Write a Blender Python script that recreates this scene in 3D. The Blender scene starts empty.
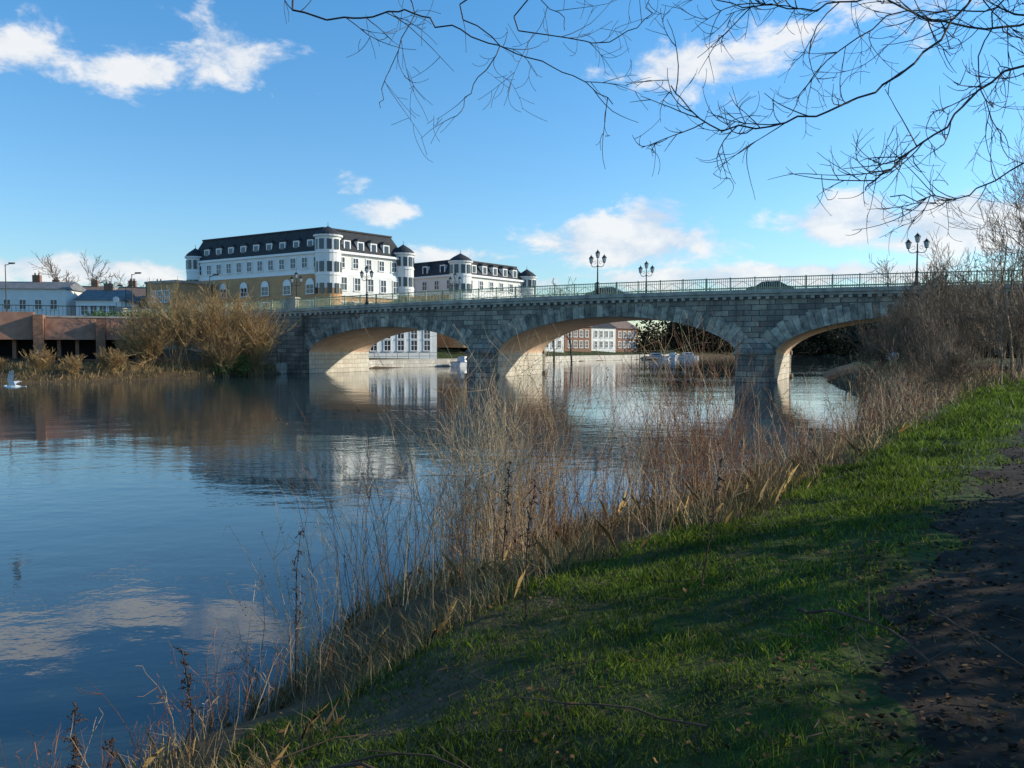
import bpy, math, random
import numpy as np
from mathutils import Vector
random.seed(7); rng=np.random.default_rng(7)
scene=bpy.context.scene
# ------------------------------------------------------------ materials
def nodes(name):
    m=bpy.data.materials.new(name); m.use_nodes=True
    nt=m.node_tree; return m,nt,nt.nodes['Principled BSDF']
def M(name,c1,c2=None,scale=3.0,rough=.8,bump=0.0,metal=0.0,island=0.0,trans=False,detail=4,spec=.5):
    m,nt,b=nodes(name); N=nt.nodes; L=nt.links
    c2=c2 or c1
    tc=N.new('ShaderNodeTexCoord'); n=N.new('ShaderNodeTexNoise')
    n.inputs['Scale'].default_value=scale; n.inputs['Detail'].default_value=detail; n.inputs['Roughness'].default_value=.65
    L.new(tc.outputs['Object'],n.inputs['Vector'])
    r=N.new('ShaderNodeValToRGB'); r.color_ramp.elements[0].position=.35; r.color_ramp.elements[1].position=.65
    r.color_ramp.elements[0].color=(*c1,1); r.color_ramp.elements[1].color=(*c2,1)
    L.new(n.outputs['Fac'],r.inputs['Fac']); out=r.outputs['Color']
    if island>0:
        g=N.new('ShaderNodeNewGeometry'); mr=N.new('ShaderNodeMapRange')
        mr.inputs['To Min'].default_value=1-island; mr.inputs['To Max'].default_value=1+island
        L.new(g.outputs['Random Per Island'],mr.inputs['Value'])
        mx=N.new('ShaderNodeVectorMath'); mx.operation='SCALE'
        L.new(out,mx.inputs[0]); L.new(mr.outputs['Result'],mx.inputs['Scale']); out=mx.outputs['Vector']
    L.new(out,b.inputs['Base Color']); b.inputs['Specular IOR Level'].default_value=spec
    b.inputs['Roughness'].default_value=rough; b.inputs['Metallic'].default_value=metal
    if bump:
        bp=N.new('ShaderNodeBump'); bp.inputs['Strength'].default_value=bump; bp.inputs['Distance'].default_value=.05
        L.new(n.outputs['Fac'],bp.inputs['Height']); L.new(bp.outputs['Normal'],b.inputs['Normal'])
    if trans:
        t=N.new('ShaderNodeBsdfTranslucent'); L.new(out,t.inputs['Color'])
        ms=N.new('ShaderNodeMixShader'); ms.inputs[0].default_value=.4
        o=[x for x in N if x.type=='OUTPUT_MATERIAL'][0]
        L.new(b.outputs[0],ms.inputs[1]); L.new(t.outputs[0],ms.inputs[2]); L.new(ms.outputs[0],o.inputs['Surface'])
    return m
def brickmat(name,c1,c2,mortar,bw,rh,ms=.02,stain=(.1,.09,.08),stain_amt=.6,rough=.85,island=0):
    m,nt,b=nodes(name); N=nt.nodes; L=nt.links
    tc=N.new('ShaderNodeTexCoord'); sp=N.new('ShaderNodeSeparateXYZ'); L.new(tc.outputs['Object'],sp.inputs[0])
    ad=N.new('ShaderNodeMath'); ad.operation='ADD'; L.new(sp.outputs[0],ad.inputs[0]); L.new(sp.outputs[1],ad.inputs[1])
    cb=N.new('ShaderNodeCombineXYZ'); L.new(ad.outputs[0],cb.inputs[0]); L.new(sp.outputs[2],cb.inputs[1])
    br=N.new('ShaderNodeTexBrick'); L.new(cb.outputs[0],br.inputs['Vector'])
    br.inputs['Scale'].default_value=1; br.inputs['Brick Width'].default_value=bw; br.inputs['Row Height'].default_value=rh
    br.inputs['Mortar Size'].default_value=ms; br.inputs['Mortar Smooth'].default_value=.3
    br.inputs['Color1'].default_value=(*c1,1); br.inputs['Color2'].default_value=(*c2,1); br.inputs['Mortar'].default_value=(*mortar,1)
    n=N.new('ShaderNodeTexNoise'); n.inputs['Scale'].default_value=.45; n.inputs['Detail'].default_value=6; n.inputs['Roughness'].default_value=.75
    mp=N.new('ShaderNodeMapping'); mp.inputs['Scale'].default_value=(1.6,1.6,.6)
    L.new(tc.outputs['Object'],mp.inputs[0]); L.new(mp.outputs[0],n.inputs['Vector'])
    r=N.new('ShaderNodeValToRGB'); r.color_ramp.elements[0].position=.42; r.color_ramp.elements[1].position=.66
    r.color_ramp.elements[0].color=(0,0,0,1); r.color_ramp.elements[1].color=(stain_amt,)*3+(1,)
    L.new(n.outputs['Fac'],r.inputs['Fac'])
    mx=N.new('ShaderNodeMixRGB'); L.new(r.outputs['Color'],mx.inputs[0]); L.new(br.outputs['Color'],mx.inputs[1]); mx.inputs[2].default_value=(*stain,1)
    n2=N.new('ShaderNodeTexNoise'); n2.inputs['Scale'].default_value=7; n2.inputs['Detail'].default_value=3
    L.new(tc.outputs['Object'],n2.inputs['Vector'])
    mr=N.new('ShaderNodeMapRange'); mr.inputs['To Min'].default_value=.6; mr.inputs['To Max'].default_value=1.4; L.new(n2.outputs['Fac'],mr.inputs['Value'])
    vs=N.new('ShaderNodeVectorMath'); vs.operation='SCALE'; L.new(mx.outputs[0],vs.inputs[0]); L.new(mr.outputs['Result'],vs.inputs['Scale'])
    out=vs.outputs['Vector']
    L.new(out,b.inputs['Base Color']); b.inputs['Roughness'].default_value=rough
    bp=N.new('ShaderNodeBump'); bp.inputs['Strength'].default_value=.6; bp.inputs['Distance'].default_value=.04; bp.invert=True
    L.new(br.outputs['Fac'],bp.inputs['Height']); L.new(bp.outputs['Normal'],b.inputs['Normal'])
    return m
def glassmat(name,c,rough=.08):
    m,nt,b=nodes(name); b.inputs['Base Color'].default_value=(*c,1); b.inputs['Roughness'].default_value=rough; return m
m_stone=brickmat('weathered_granite',(.46,.38,.28),(.19,.155,.125),(.05,.045,.038),1.25,.46,.03,(.09,.072,.06),.8)
m_pier=brickmat('pale_pier_stone',(.68,.62,.52),(.52,.47,.39),(.2,.18,.16),1.1,.5,.02,(.3,.27,.22),.4)
m_vou=M('voussoir_stone',(.13,.115,.10),(.50,.42,.31),1.1,.85,.4,island=.4)
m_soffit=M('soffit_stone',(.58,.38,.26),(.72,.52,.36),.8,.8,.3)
m_cornice=M('cornice_stone',(.26,.23,.19),(.48,.42,.34),1.2,.85,.3)
m_rail=M('railing_green_paint',(.22,.28,.17),(.36,.40,.24),4,.5)
m_asph=M('asphalt',(.045,.045,.047),(.07,.07,.07),6,.9,.2)
m_black=M('black_iron',(.015,.017,.02),(.03,.03,.035),8,.4,metal=.3)
m_lglass=glassmat('lantern_glass',(.55,.58,.55),.2)
m_white=M('white_render',(.72,.70,.66),(.8,.79,.75),.35,.7)
m_trim=M('white_paint',(.78,.78,.76),(.8,.8,.8),2,.5)
m_slate=M('slate_roof',(.02,.021,.024),(.04,.041,.045),1.5,.8,.2)
m_greyslate=M('grey_slate_roof',(.12,.12,.125),(.2,.2,.2),1.5,.8,.2)
m_win=glassmat('window_glass',(.03,.04,.055),.06)
m_brick=brickmat('buff_brick',(.62,.35,.16),(.52,.28,.125),(.45,.34,.24),.5,.17,.012,(.38,.22,.11),.3)
m_rbrick=brickmat('red_brown_brick',(.36,.17,.095),(.27,.125,.07),(.25,.18,.14),.45,.15,.012,(.16,.09,.055),.5)
m_dark=M('painted_recess_shade',(.012,.01,.009),(.02,.016,.014),2,.9)  # near-black colour stands in for shade inside the block's openings
m_brownpanel=M('brown_cladding',(.24,.115,.07),(.36,.18,.11),1.2,.7)
m_tile=M('clay_tiles',(.18,.11,.08),(.27,.18,.13),1.5,.8,.3)
m_bark=M('bark',(.06,.048,.038),(.11,.09,.07),5,.9,.4)
m_twig=M('twig_bark',(.035,.026,.022),(.075,.055,.045),3,.8,island=.3)
m_shrub=M('shrub_twigs_golden',(.28,.165,.065),(.48,.32,.14),.8,.8,island=.35)
m_shrubd=M('shrub_twigs_grey',(.12,.075,.045),(.25,.165,.10),.8,.8,island=.35)
m_reed=M('dry_stems_pale',(.42,.25,.12),(.70,.50,.28),.9,.75,island=.3)
m_reedd=M('dry_stems_brown',(.14,.06,.032),(.33,.15,.075),.9,.8,island=.4)
m_straw=M('straw_grass',(.18,.12,.045),(.42,.30,.13),.9,.8,island=.4)
m_seed=M('seed_heads',(.11,.05,.025),(.24,.12,.06),1.5,.9,island=.4)
m_dock=M('dock_stems',(.05,.028,.018),(.09,.05,.03),3,.9,island=.3)
m_grass=M('grass_blades',(.05,.085,.010),(.16,.225,.025),.7,.65,island=.45,trans=True,spec=.3)
m_leaf=M('leaf_litter',(.06,.030,.012),(.15,.08,.035),9,.9,island=.6,spec=.1)
m_hedge=M('shade_hedge_leaves',(.03,.06,.015),(.07,.11,.03),2,.6,island=.4)
m_ivy=M('ivy_leaves',(.05,.11,.015),(.10,.18,.03),1,.6,island=.4)
m_fartree=M('distant_foliage',(.028,.028,.016),(.075,.058,.034),.12,1.0,island=.3,spec=0)
m_boat=M('boat_gelcoat',(.6,.61,.62),(.7,.7,.7),2,.3)
m_blue=M('boat_blue',(.02,.05,.15),(.03,.06,.2),2,.4)
m_feather=M('gull_white',(.75,.75,.75),(.82,.82,.82),8,.7)
m_gwing=M('gull_grey',(.6,.62,.65),(.75,.75,.77),8,.7)
m_beak=M('gull_beak',(.5,.25,.05),(.5,.2,.05),8,.5)
m_car1=M('car_paint_dark',(.02,.025,.03),(.03,.03,.04),2,.25)
m_car2=M('car_paint_silver',(.35,.36,.38),(.4,.4,.42),2,.25)
m_tyre=M('tyre',(.02,.02,.02),(.03,.03,.03),5,.9)
m_path=M('path_mud',(.014,.009,.006),(.05,.033,.021),2.2,.9,1.0,detail=8,spec=.15)
# ------------------------------------------------------------ mesh helpers
def link(o,parent=None):
    scene.collection.objects.link(o)
    if parent: o.parent=parent
    return o
def npmesh(name,V,F,mat,parent=None,smooth=False):
    V=np.asarray(V,dtype=np.float32).reshape(-1,3); F=np.asarray(F,dtype=np.int32)
    k=F.shape[1]; me=bpy.data.meshes.new(name)
    me.vertices.add(len(V)); me.vertices.foreach_set('co',V.ravel())
    me.loops.add(F.size); me.loops.foreach_set('vertex_index',F.ravel())
    me.polygons.add(len(F)); me.polygons.foreach_set('loop_start',np.arange(0,F.size,k,dtype=np.int32))
    me.update(calc_edges=True); me.validate()
    if smooth: me.polygons.foreach_set('use_smooth',np.ones(len(me.polygons),dtype=bool))
    me.materials.append(mat)
    return link(bpy.data.objects.new(name,me),parent)
class MB:
    def __init__(s): s.v=[]; s.f=[]
    def quad(s,*p):
        i=len(s.v); s.v+= [tuple(q) for q in p]; s.f.append(tuple(range(i,i+len(p))))
    def box(s,x0,x1,y0,y1,z0,z1):
        i=len(s.v)
        s.v+=[(x0,y0,z0),(x1,y0,z0),(x1,y1,z0),(x0,y1,z0),(x0,y0,z1),(x1,y0,z1),(x1,y1,z1),(x0,y1,z1)]
        s.f+=[tuple(i+k for k in q) for q in ((3,2,1,0),(4,5,6,7),(0,1,5,4),(1,2,6,5),(2,3,7,6),(3,0,4,7))]
    def prism(s,poly,z0,z1,top=None):
        top=top or poly; n=len(poly); i=len(s.v)
        s.v+=[(p[0],p[1],z0) for p in poly]+[(p[0],p[1],z1) for p in top]
        for k in range(n):
            j=(k+1)%n; s.f.append((i+k,i+j,i+n+j,i+n+k))
        s.f.append(tuple(i+k for k in range(n))[::-1]); s.f.append(tuple(i+n+k for k in range(n)))
    def cyl(s,cx,cy,z0,z1,r0,r1=None,n=10,a0=0):
        r1=r0 if r1 is None else r1
        P=[(cx+r0*math.cos(a0+2*math.pi*k/n),cy+r0*math.sin(a0+2*math.pi*k/n)) for k in range(n)]
        T=[(cx+r1*math.cos(a0+2*math.pi*k/n),cy+r1*math.sin(a0+2*math.pi*k/n)) for k in range(n)]
        s.prism(P,z0,z1,T)
    def rod(s,a,b,r0,r1=None,n=6):
        r1=r0 if r1 is None else r1
        a=Vector(a); b=Vector(b); d=(b-a).normalized(); u=d.orthogonal().normalized(); w=d.cross(u); i=len(s.v)
        for c,r in ((a,r0),(b,r1)):
            for k in range(n):
                t=2*math.pi*k/n; s.v.append(tuple(c+u*r*math.cos(t)+w*r*math.sin(t)))
        for k in range(n):
            j=(k+1)%n; s.f.append((i+k,i+j,i+n+j,i+n+k))
        s.f.append(tuple(i+k for k in range(n))[::-1]); s.f.append(tuple(i+n+k for k in range(n)))
    def build(s,name,mat,parent=None,smooth=False):
        me=bpy.data.meshes.new(name); me.from_pydata([tuple(float(c) for c in v) for v in s.v],[],s.f); me.update(); me.materials.append(mat)
        if smooth:
            for p in me.polygons: p.use_smooth=True
        return link(bpy.data.objects.new(name,me),parent)
class Thing:
    def __init__(s,name,loc=(0,0,0),rot=0):
        s.e=bpy.data.objects.new(name,None); link(s.e); s.e.location=loc; s.e.rotation_euler[2]=rot; s.p={}
    def part(s,n,mat):
        if n not in s.p: s.p[n]=(MB(),mat)
        return s.p[n][0]
    def done(s):
        for n,(mb,mat) in s.p.items():
            if mb.v: mb.build(n,mat,s.e)
        return s.e
class Segs:
    def __init__(s): s.a=[];s.b=[];s.r0=[];s.r1=[]
    def add(s,a,b,r0,r1): s.a.append(tuple(a));s.b.append(tuple(b));s.r0.append(r0);s.r1.append(r1)
    def poly(s,pts,r0,r1):
        n=len(pts)-1
        for k in range(n): s.add(pts[k],pts[k+1],r0+(r1-r0)*k/n,r0+(r1-r0)*(k+1)/n)
    def build(s,name,mat,parent=None,n=3,rmin=0):
        A=np.array(s.a,float);B=np.array(s.b,float);r0=np.maximum(np.array(s.r0),rmin)[:,None];r1=np.maximum(np.array(s.r1),rmin)[:,None]
        D=B-A; D/=np.linalg.norm(D,axis=1)[:,None]+1e-9
        ref=np.where(np.abs(D[:,2:3])>.9,[[1.,0,0]],[[0,0,1.]]); U=np.cross(D,ref); U/=np.linalg.norm(U,axis=1)[:,None]+1e-9; W=np.cross(D,U)
        V=[]
        for C,r in ((A,r0),(B,r1)):
            for k in range(n):
                t=2*math.pi*k/n; V.append(C+U*r*math.cos(t)+W*r*math.sin(t))
        V=np.stack(V,1); m=len(A); base=np.arange(m)[:,None]*2*n; F=[]
        for k in range(n):
            j=(k+1)%n; F.append(base+np.array([[k,j,n+j,n+k]]))
        return npmesh(name,V.reshape(-1,3),np.concatenate(F),mat,parent)
def nrm(v): return v/(np.linalg.norm(v)+1e-9)
def rv(): return rng.normal(size=3)
def grow(S,p,d,L,r,lev,mx,k=3,wob=.18,up=.05,spread=.7,n=4,decay=.62):
    p=np.array(p,float); d=nrm(np.array(d,float)); step=L/n
    for i in range(n):
        d=nrm(d+rv()*wob+np.array([0,0,up])); q=p+d*step
        S.add(p,q,r*(1-.5*i/n),r*(1-.5*(i+1)/n)); p=q
        if lev<mx and i>=(1 if lev==0 else 0):
            for _ in range(k if i==n-1 else max(1,k-1)):
                c=nrm(d+rv()*spread); grow(S,p,c,L*decay*rng.uniform(.7,1.15),r*(1-.5*(i+1)/n)*.62,lev+1,mx,k,wob,up,spread,n,decay)
# ------------------------------------------------------------ terrain
Rb=[(-60,-1500),(-30,-200),(-12,-60),(-5,-10),(-3.5,0),(-2.6,4),(-2.2,6),(-1.9,7.5),(-.8,9.5),(1.5,12),(4,15),(8,21),(13.5,30),(19,42),(25,62),(33,85),(45,110),(66,140),(105,170),(180,230),(400,380),(1500,1000)]
Lb=[(-1500,-1500),(-1500,0),(-200,40),(-100,50),(-60,57),(-41,64),(-29,75),(-25,86),(-24,98),(-19,110),(-8,122),(2,140),(14,165),(32,190),(45,215),(80,250),(150,310),(400,520),(1500,1400)]
poly=np.array(Rb+Lb[::-1],float)
def segd(P,pl):
    pl=np.array(pl,float); best=np.full(len(P),1e18)
    for a,b in zip(pl[:-1],pl[1:]):
        ab=b-a; t=np.clip(((P-a)@ab)/(ab@ab),0,1); d=((P-(a+t[:,None]*ab))**2).sum(1); best=np.minimum(best,d)
    return np.sqrt(best)
def bank(x,y):
    P=np.stack([x,y],1).astype(float); dr=segd(P,Rb); dl=segd(P,Lb)
    ins=np.zeros(len(P),bool)
    for a,b in zip(poly,np.roll(poly,-1,0)):
        c=((a[1]>P[:,1])!=(b[1]>P[:,1])); 
        if a[1]!=b[1]: ins^= c & (P[:,0] < (b[0]-a[0])*(P[:,1]-a[1])/(b[1]-a[1])+a[0])
    right=dr<dl; s=np.where(right,dr,dl)*np.where(ins,-1,1)
    return s,right
def height(x,y):
    x=np.atleast_1d(np.asarray(x,float));y=np.atleast_1d(np.asarray(y,float))
    s,right=bank(x,y)
    w=s+.18*np.sin(x*2.1+y*1.3)+.12*np.sin(y*3.7-x)
    hr=np.interp(w,[-30,-4,0,.5,2,4,7,60,400],[-3,-1.2,-.03,.32,.85,1.15,1.3,1.4,2.6])
    hl=np.interp(s,[-30,-3,0,.6,2,8,14,40],[-3,-1,-.03,.55,.9,1.4,2.6,3.2])
    b=(.035*np.sin(x*1.9+.5*y)*np.sin(y*1.6-.3*x)+.02*np.sin(x*4.3+y*2)*np.sin(y*5.1))*np.clip(s,0,1)*(np.hypot(x,y)<60)
    return np.where(right,hr,hl)+b
def H1(x,y): return float(height([x],[y])[0])
gx=np.concatenate([[-4000,-2500,-1500,-900,-500,-300,-200,-140,-100],np.arange(-80,-8,2),np.arange(-8,14,.2),np.arange(14,80,1.5),[85,100,120,150,200,260,350,500,900,1500,2500,4000]])
gy=np.concatenate([[-4000,-2000,-900,-300,-120,-60,-30,-15,-8],np.arange(-4,26,.2),np.arange(26,70,1),np.arange(70,260,3),[280,320,400,520,700,1000,1600,2500,4000]])
GX,GY=np.meshgrid(gx,gy); Z=height(GX.ravel(),GY.ravel())
nx,ny=len(gx),len(gy); idx=np.arange(nx*ny).reshape(ny,nx)
F=np.stack([idx[:-1,:-1],idx[:-1,1:],idx[1:,1:],idx[1:,:-1]],-1).reshape(-1,4)
m_ground,nt,b=nodes('ground_soil_grass'); N=nt.nodes; L=nt.links
geo=N.new('ShaderNodeNewGeometry'); sp=N.new('ShaderNodeSeparateXYZ'); L.new(geo.outputs['Position'],sp.inputs[0])
n1=N.new('ShaderNodeTexNoise'); n1.inputs['Scale'].default_value=1.3; n1.inputs['Detail'].default_value=6; n1.inputs['Roughness'].default_value=.7; L.new(geo.outputs['Position'],n1.inputs['Vector'])
r1=N.new('ShaderNodeValToRGB'); r1.color_ramp.elements[0].color=(.026,.026,.010,1); r1.color_ramp.elements[1].color=(.052,.078,.013,1); r1.color_ramp.elements[0].position=.36; r1.color_ramp.elements[1].position=.58
L.new(n1.outputs['Fac'],r1.inputs['Fac'])
n2=N.new('ShaderNodeTexNoise'); n2.inputs['Scale'].default_value=6; n2.inputs['Detail'].default_value=6; L.new(geo.outputs['Position'],n2.inputs['Vector'])
r2=N.new('ShaderNodeValToRGB'); r2.color_ramp.elements[0].color=(.045,.030,.017,1); r2.color_ramp.elements[1].color=(.16,.11,.06,1); L.new(n2.outputs['Fac'],r2.inputs['Fac'])
mr=N.new('ShaderNodeMapRange'); mr.inputs['From Min'].default_value=.85; mr.inputs['From Max'].default_value=1.12; L.new(sp.outputs[2],mr.inputs['Value'])
mr2=N.new('ShaderNodeMapRange'); mr2.inputs['From Min'].default_value=-24; mr2.inputs['From Max'].default_value=-14; L.new(sp.outputs[0],mr2.inputs['Value'])
mm=N.new('ShaderNodeMath'); mm.operation='MULTIPLY'; L.new(mr.outputs['Result'],mm.inputs[0]); L.new(mr2.outputs['Result'],mm.inputs[1])
mx=N.new('ShaderNodeMixRGB'); L.new(mm.outputs[0],mx.inputs[0]); L.new(r2.outputs[0],mx.inputs[1]); L.new(r1.outputs[0],mx.inputs[2])
L.new(mx.outputs[0],b.inputs['Base Color']); b.inputs['Roughness'].default_value=.95; b.inputs['Specular IOR Level'].default_value=.15
bp=N.new('ShaderNodeBump'); bp.inputs['Strength'].default_value=.7; bp.inputs['Distance'].default_value=.08; L.new(n2.outputs['Fac'],bp.inputs['Height']); L.new(bp.outputs[0],b.inputs['Normal'])
npmesh('ground',np.stack([GX.ravel(),GY.ravel(),Z],1),F,m_ground,smooth=True)
# path
pc=np.array([(-1.2,-12),(-.2,-4),(.95,0),(2.5,3),(5.1,7.0),(10.6,14.6),(20,27),(34,42),(60,60)],float)
tt=np.concatenate([[0],np.cumsum(np.hypot(*np.diff(pc,axis=0).T))]); ts=np.arange(0,tt[-1],.25)
cx=np.interp(ts,tt,pc[:,0]); cy=np.interp(ts,tt,pc[:,1])
k=np.ones(9)/9; cxs=np.convolve(np.pad(cx,4,'edge'),k,'valid'); cys=np.convolve(np.pad(cy,4,'edge'),k,'valid')
tx=np.gradient(cxs); ty=np.gradient(cys); ln=np.hypot(tx,ty); px_,py_=ty/ln,-tx/ln
ws=np.linspace(-1,1,17); edge=1.08+.14*np.sin(ts*1.9)+.10*np.sin(ts*4.7+1)
PX=cxs[:,None]+px_[:,None]*ws*edge[:,None]; PY=cys[:,None]+py_[:,None]*ws*edge[:,None]
PZ=height(PX.ravel(),PY.ravel()).reshape(PX.shape)+.035-.032*np.abs(ws)**4+rng.normal(size=PX.shape)*.009
id2=np.arange(PX.size).reshape(PX.shape); F=np.stack([id2[:-1,:-1],id2[:-1,1:],id2[1:,1:],id2[1:,:-1]],-1).reshape(-1,4)
npmesh('footpath',np.stack([PX.ravel(),PY.ravel(),PZ.ravel()],1),F,m_path,smooth=True)
pathpts=np.stack([cxs,cys],1)[::2]
def pathd(x,y):
    P=np.stack([x,y],1); return segd(P,pathpts[::3])
# water
m_water,nt,b=nodes('river_water'); N=nt.nodes; L=nt.links
b.inputs['Base Color'].default_value=(.03,.048,.052,1); b.inputs['Roughness'].default_value=.02; b.inputs['IOR'].default_value=1.55
geo=N.new('ShaderNodeNewGeometry')
mp=N.new('ShaderNodeMapping'); mp.inputs['Scale'].default_value=(.7,1.0,1); mp.inputs['Rotation'].default_value=(0,0,.4); L.new(geo.outputs['Position'],mp.inputs[0])
na=N.new('ShaderNodeTexNoise'); na.inputs['Scale'].default_value=2.2; na.inputs['Detail'].default_value=4; na.inputs['Roughness'].default_value=.55; L.new(mp.outputs[0],na.inputs['Vector'])
nb=N.new('ShaderNodeTexNoise'); nb.inputs['Scale'].default_value=.35; nb.inputs['Detail'].default_value=3; L.new(mp.outputs[0],nb.inputs['Vector'])
nc=N.new('ShaderNodeTexNoise'); nc.inputs['Scale'].default_value=.06; nc.inputs['Detail'].default_value=3; L.new(geo.outputs['Position'],nc.inputs['Vector'])
mrc=N.new('ShaderNodeMapRange'); mrc.inputs['From Min'].default_value=.4; mrc.inputs['From Max'].default_value=.62; mrc.inputs['To Min'].default_value=.18; mrc.inputs['To Max'].default_value=.75; L.new(nc.outputs['Fac'],mrc.inputs['Value'])
b1=N.new('ShaderNodeBump'); b1.inputs['Distance'].default_value=.018; L.new(na.outputs['Fac'],b1.inputs['Height']); L.new(mrc.outputs['Result'],b1.inputs['Strength'])
b2=N.new('ShaderNodeBump'); b2.inputs['Distance'].default_value=.04; b2.inputs['Strength'].default_value=.5; L.new(nb.outputs['Fac'],b2.inputs['Height']); L.new(b1.outputs[0],b2.inputs['Normal'])
L.new(b2.outputs[0],b.inputs['Normal'])
npmesh('river_water',[(-3000,-1500,0),(3000,-1500,0),(3000,3000,0),(-3000,3000,0)],[(0,1,2,3)],m_water)
# ------------------------------------------------------------ bridge
TH=math.radians(25.6); BO=(-1.4,77.0,0)
def deck(t): return 7.5-.00028*(t-20)**2 if t>-23 else 6.98-.022*(-23-t)
arches=[(-23,-3,2.3,5.0),(0,22.6,2.3,5.65),(25.6,45.6,2.3,5.3)]
def intr(a,t):
    t0,t1,zs,zc=a; u=min(1,abs((t-(t0+t1)/2)/((t1-t0)/2))); return zs+(zc-zs)*max(0,1-u*u)**.58
br=Thing('stone_arch_bridge',BO,-TH); W=11.0
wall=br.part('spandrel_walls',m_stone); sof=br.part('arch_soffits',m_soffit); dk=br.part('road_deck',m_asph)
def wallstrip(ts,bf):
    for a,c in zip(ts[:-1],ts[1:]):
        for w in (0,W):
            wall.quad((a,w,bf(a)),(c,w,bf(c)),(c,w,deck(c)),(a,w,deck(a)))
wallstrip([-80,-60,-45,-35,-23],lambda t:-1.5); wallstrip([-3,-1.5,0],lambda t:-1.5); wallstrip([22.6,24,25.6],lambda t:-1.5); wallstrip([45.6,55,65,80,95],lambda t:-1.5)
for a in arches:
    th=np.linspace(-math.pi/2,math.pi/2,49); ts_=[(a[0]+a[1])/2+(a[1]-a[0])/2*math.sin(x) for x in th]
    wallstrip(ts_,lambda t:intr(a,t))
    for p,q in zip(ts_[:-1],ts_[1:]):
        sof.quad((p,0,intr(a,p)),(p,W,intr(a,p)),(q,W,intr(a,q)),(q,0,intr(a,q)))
    n=42; sam=[( (a[0]+a[1])/2+(a[1]-a[0])/2*math.sin(x)) for x in np.linspace(-math.pi/2,math.pi/2,400)]
    arc=np.array([(t,intr(a,t)) for t in sam]); al=np.concatenate([[0],np.cumsum(np.hypot(*np.diff(arc,axis=0).T))])
    vp=br.part('voussoirs',m_vou)
    for i in range(n):
        s0=al[-1]*i/n+.02; s1=al[-1]*(i+1)/n-.02
        def pt(s,off):
            t=np.interp(s,al,arc[:,0]); z=np.interp(s,al,arc[:,1])
            t2=np.interp(min(s+.4,al[-1]),al,arc[:,0])-np.interp(max(s-.4,0),al,arc[:,0]); z2=np.interp(min(s+.4,al[-1]),al,arc[:,1])-np.interp(max(s-.4,0),al,arc[:,1])
            l=math.hypot(t2,z2); return (t-z2/l*off,z+t2/l*off)
        hgt=(1.05 if i%2 else .85)+.65*abs(i-n/2)/(n/2)
        q=[pt(s0,0),pt(s1,0),pt(s1,hgt),pt(s0,hgt)]
        for (y0,y1) in ((-.06,.0),(W,W+.06)):
            j=len(vp.v); 
            vp.v+=[(p[0],y0,p[1]) for p in q]+[(p[0],y1,p[1]) for p in q]
            vp.f+=[tuple(j+k for k in f) for f in ((0,1,2,3),(7,6,5,4),(0,4,5,1),(1,5,6,2),(2,6,7,3),(3,7,4,0))]
pr=br.part('piers',m_pier); pf=br.part('pier_cutwaters',m_stone)
for t0,t1 in ((-3,0),(22.6,25.6)):
    pr.box(t0,t1,.01,W-.01,-1.5,2.35)
    for s_,y0 in ((-1,0),(1,W)):
        e=1.1*s_; P=[(t0-.05,y0),(t0-.05,y0+e*.55),(t0+.7,y0+e),(t1-.7,y0+e),(t1+.05,y0+e*.55),(t1+.05,y0)]
        if s_<0: P=P[::-1]
        pf.prism(P,-1.5,2.2)
        P2=[((p[0]-(t0+t1)/2)*1.08+(t0+t1)/2,(p[1]-y0)*1.12+y0) for p in P]; pf.prism(P2,2.2,2.5)
        P3=[((p[0]-(t0+t1)/2)*.5+(t0+t1)/2,(p[1]-y0)*.1+y0) for p in P]; pf.prism(P2,2.5,3.6,P3)
        P4=[((p[0]-(t0+t1)/2)*1.14+(t0+t1)/2,(p[1]-y0)*1.2+y0) for p in P]; pf.prism(P4,-1.5,.35)
pr.box(-30,-23.0,.01,W-.01,-1.5,2.35); pr.box(45.6,50,.01,W-.01,-1.5,2.35)
pf.box(-27,-23.6,-.5,-.002,-1.5,6.3); pf.box(-27.2,-23.4,-.65,-.003,-1.5,.4)
pf.box(46,49.5,-.5,-.002,-1.5,6.4)
pf.box(-33,-27.3,-.3,-.002,-1.5,5.4)
co=br.part('cornice',m_cornice); T=np.arange(-80,95.1,1.0)
for a,c in zip(T[:-1],T[1:]):
    za,zc=deck(a),deck(c)
    for (y0,y1) in ((-.35,.0),(W,W+.35)):
        for (d0,d1,e) in ((-.15,.18,0),(-.38,-.17,.12)):
            yy0,yy1=(y0+e,y1) if y0<0 else (y0,y1-e)
            i=len(co.v)
            co.v+=[(a,yy0,za+d0),(c,yy0,zc+d0),(c,yy1,zc+d0),(a,yy1,za+d0),(a,yy0,za+d1),(c,yy0,zc+d1),(c,yy1,zc+d1),(a,yy1,za+d1)]
            co.f+=[tuple(i+k for k in q) for q in ((3,2,1,0),(4,5,6,7),(0,1,5,4),(2,3,7,6))]
    dk.quad((a,0,za),(c,0,zc),(c,W,zc),(a,W,za))
for t in np.arange(-50,80,.7):
    co.box(t,t+.3,-.28,-.01,deck(t)-.62,deck(t)-.40)
ra=br.part('railings',m_rail); ped=br.part('parapet_pedestals',m_cornice)
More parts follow.
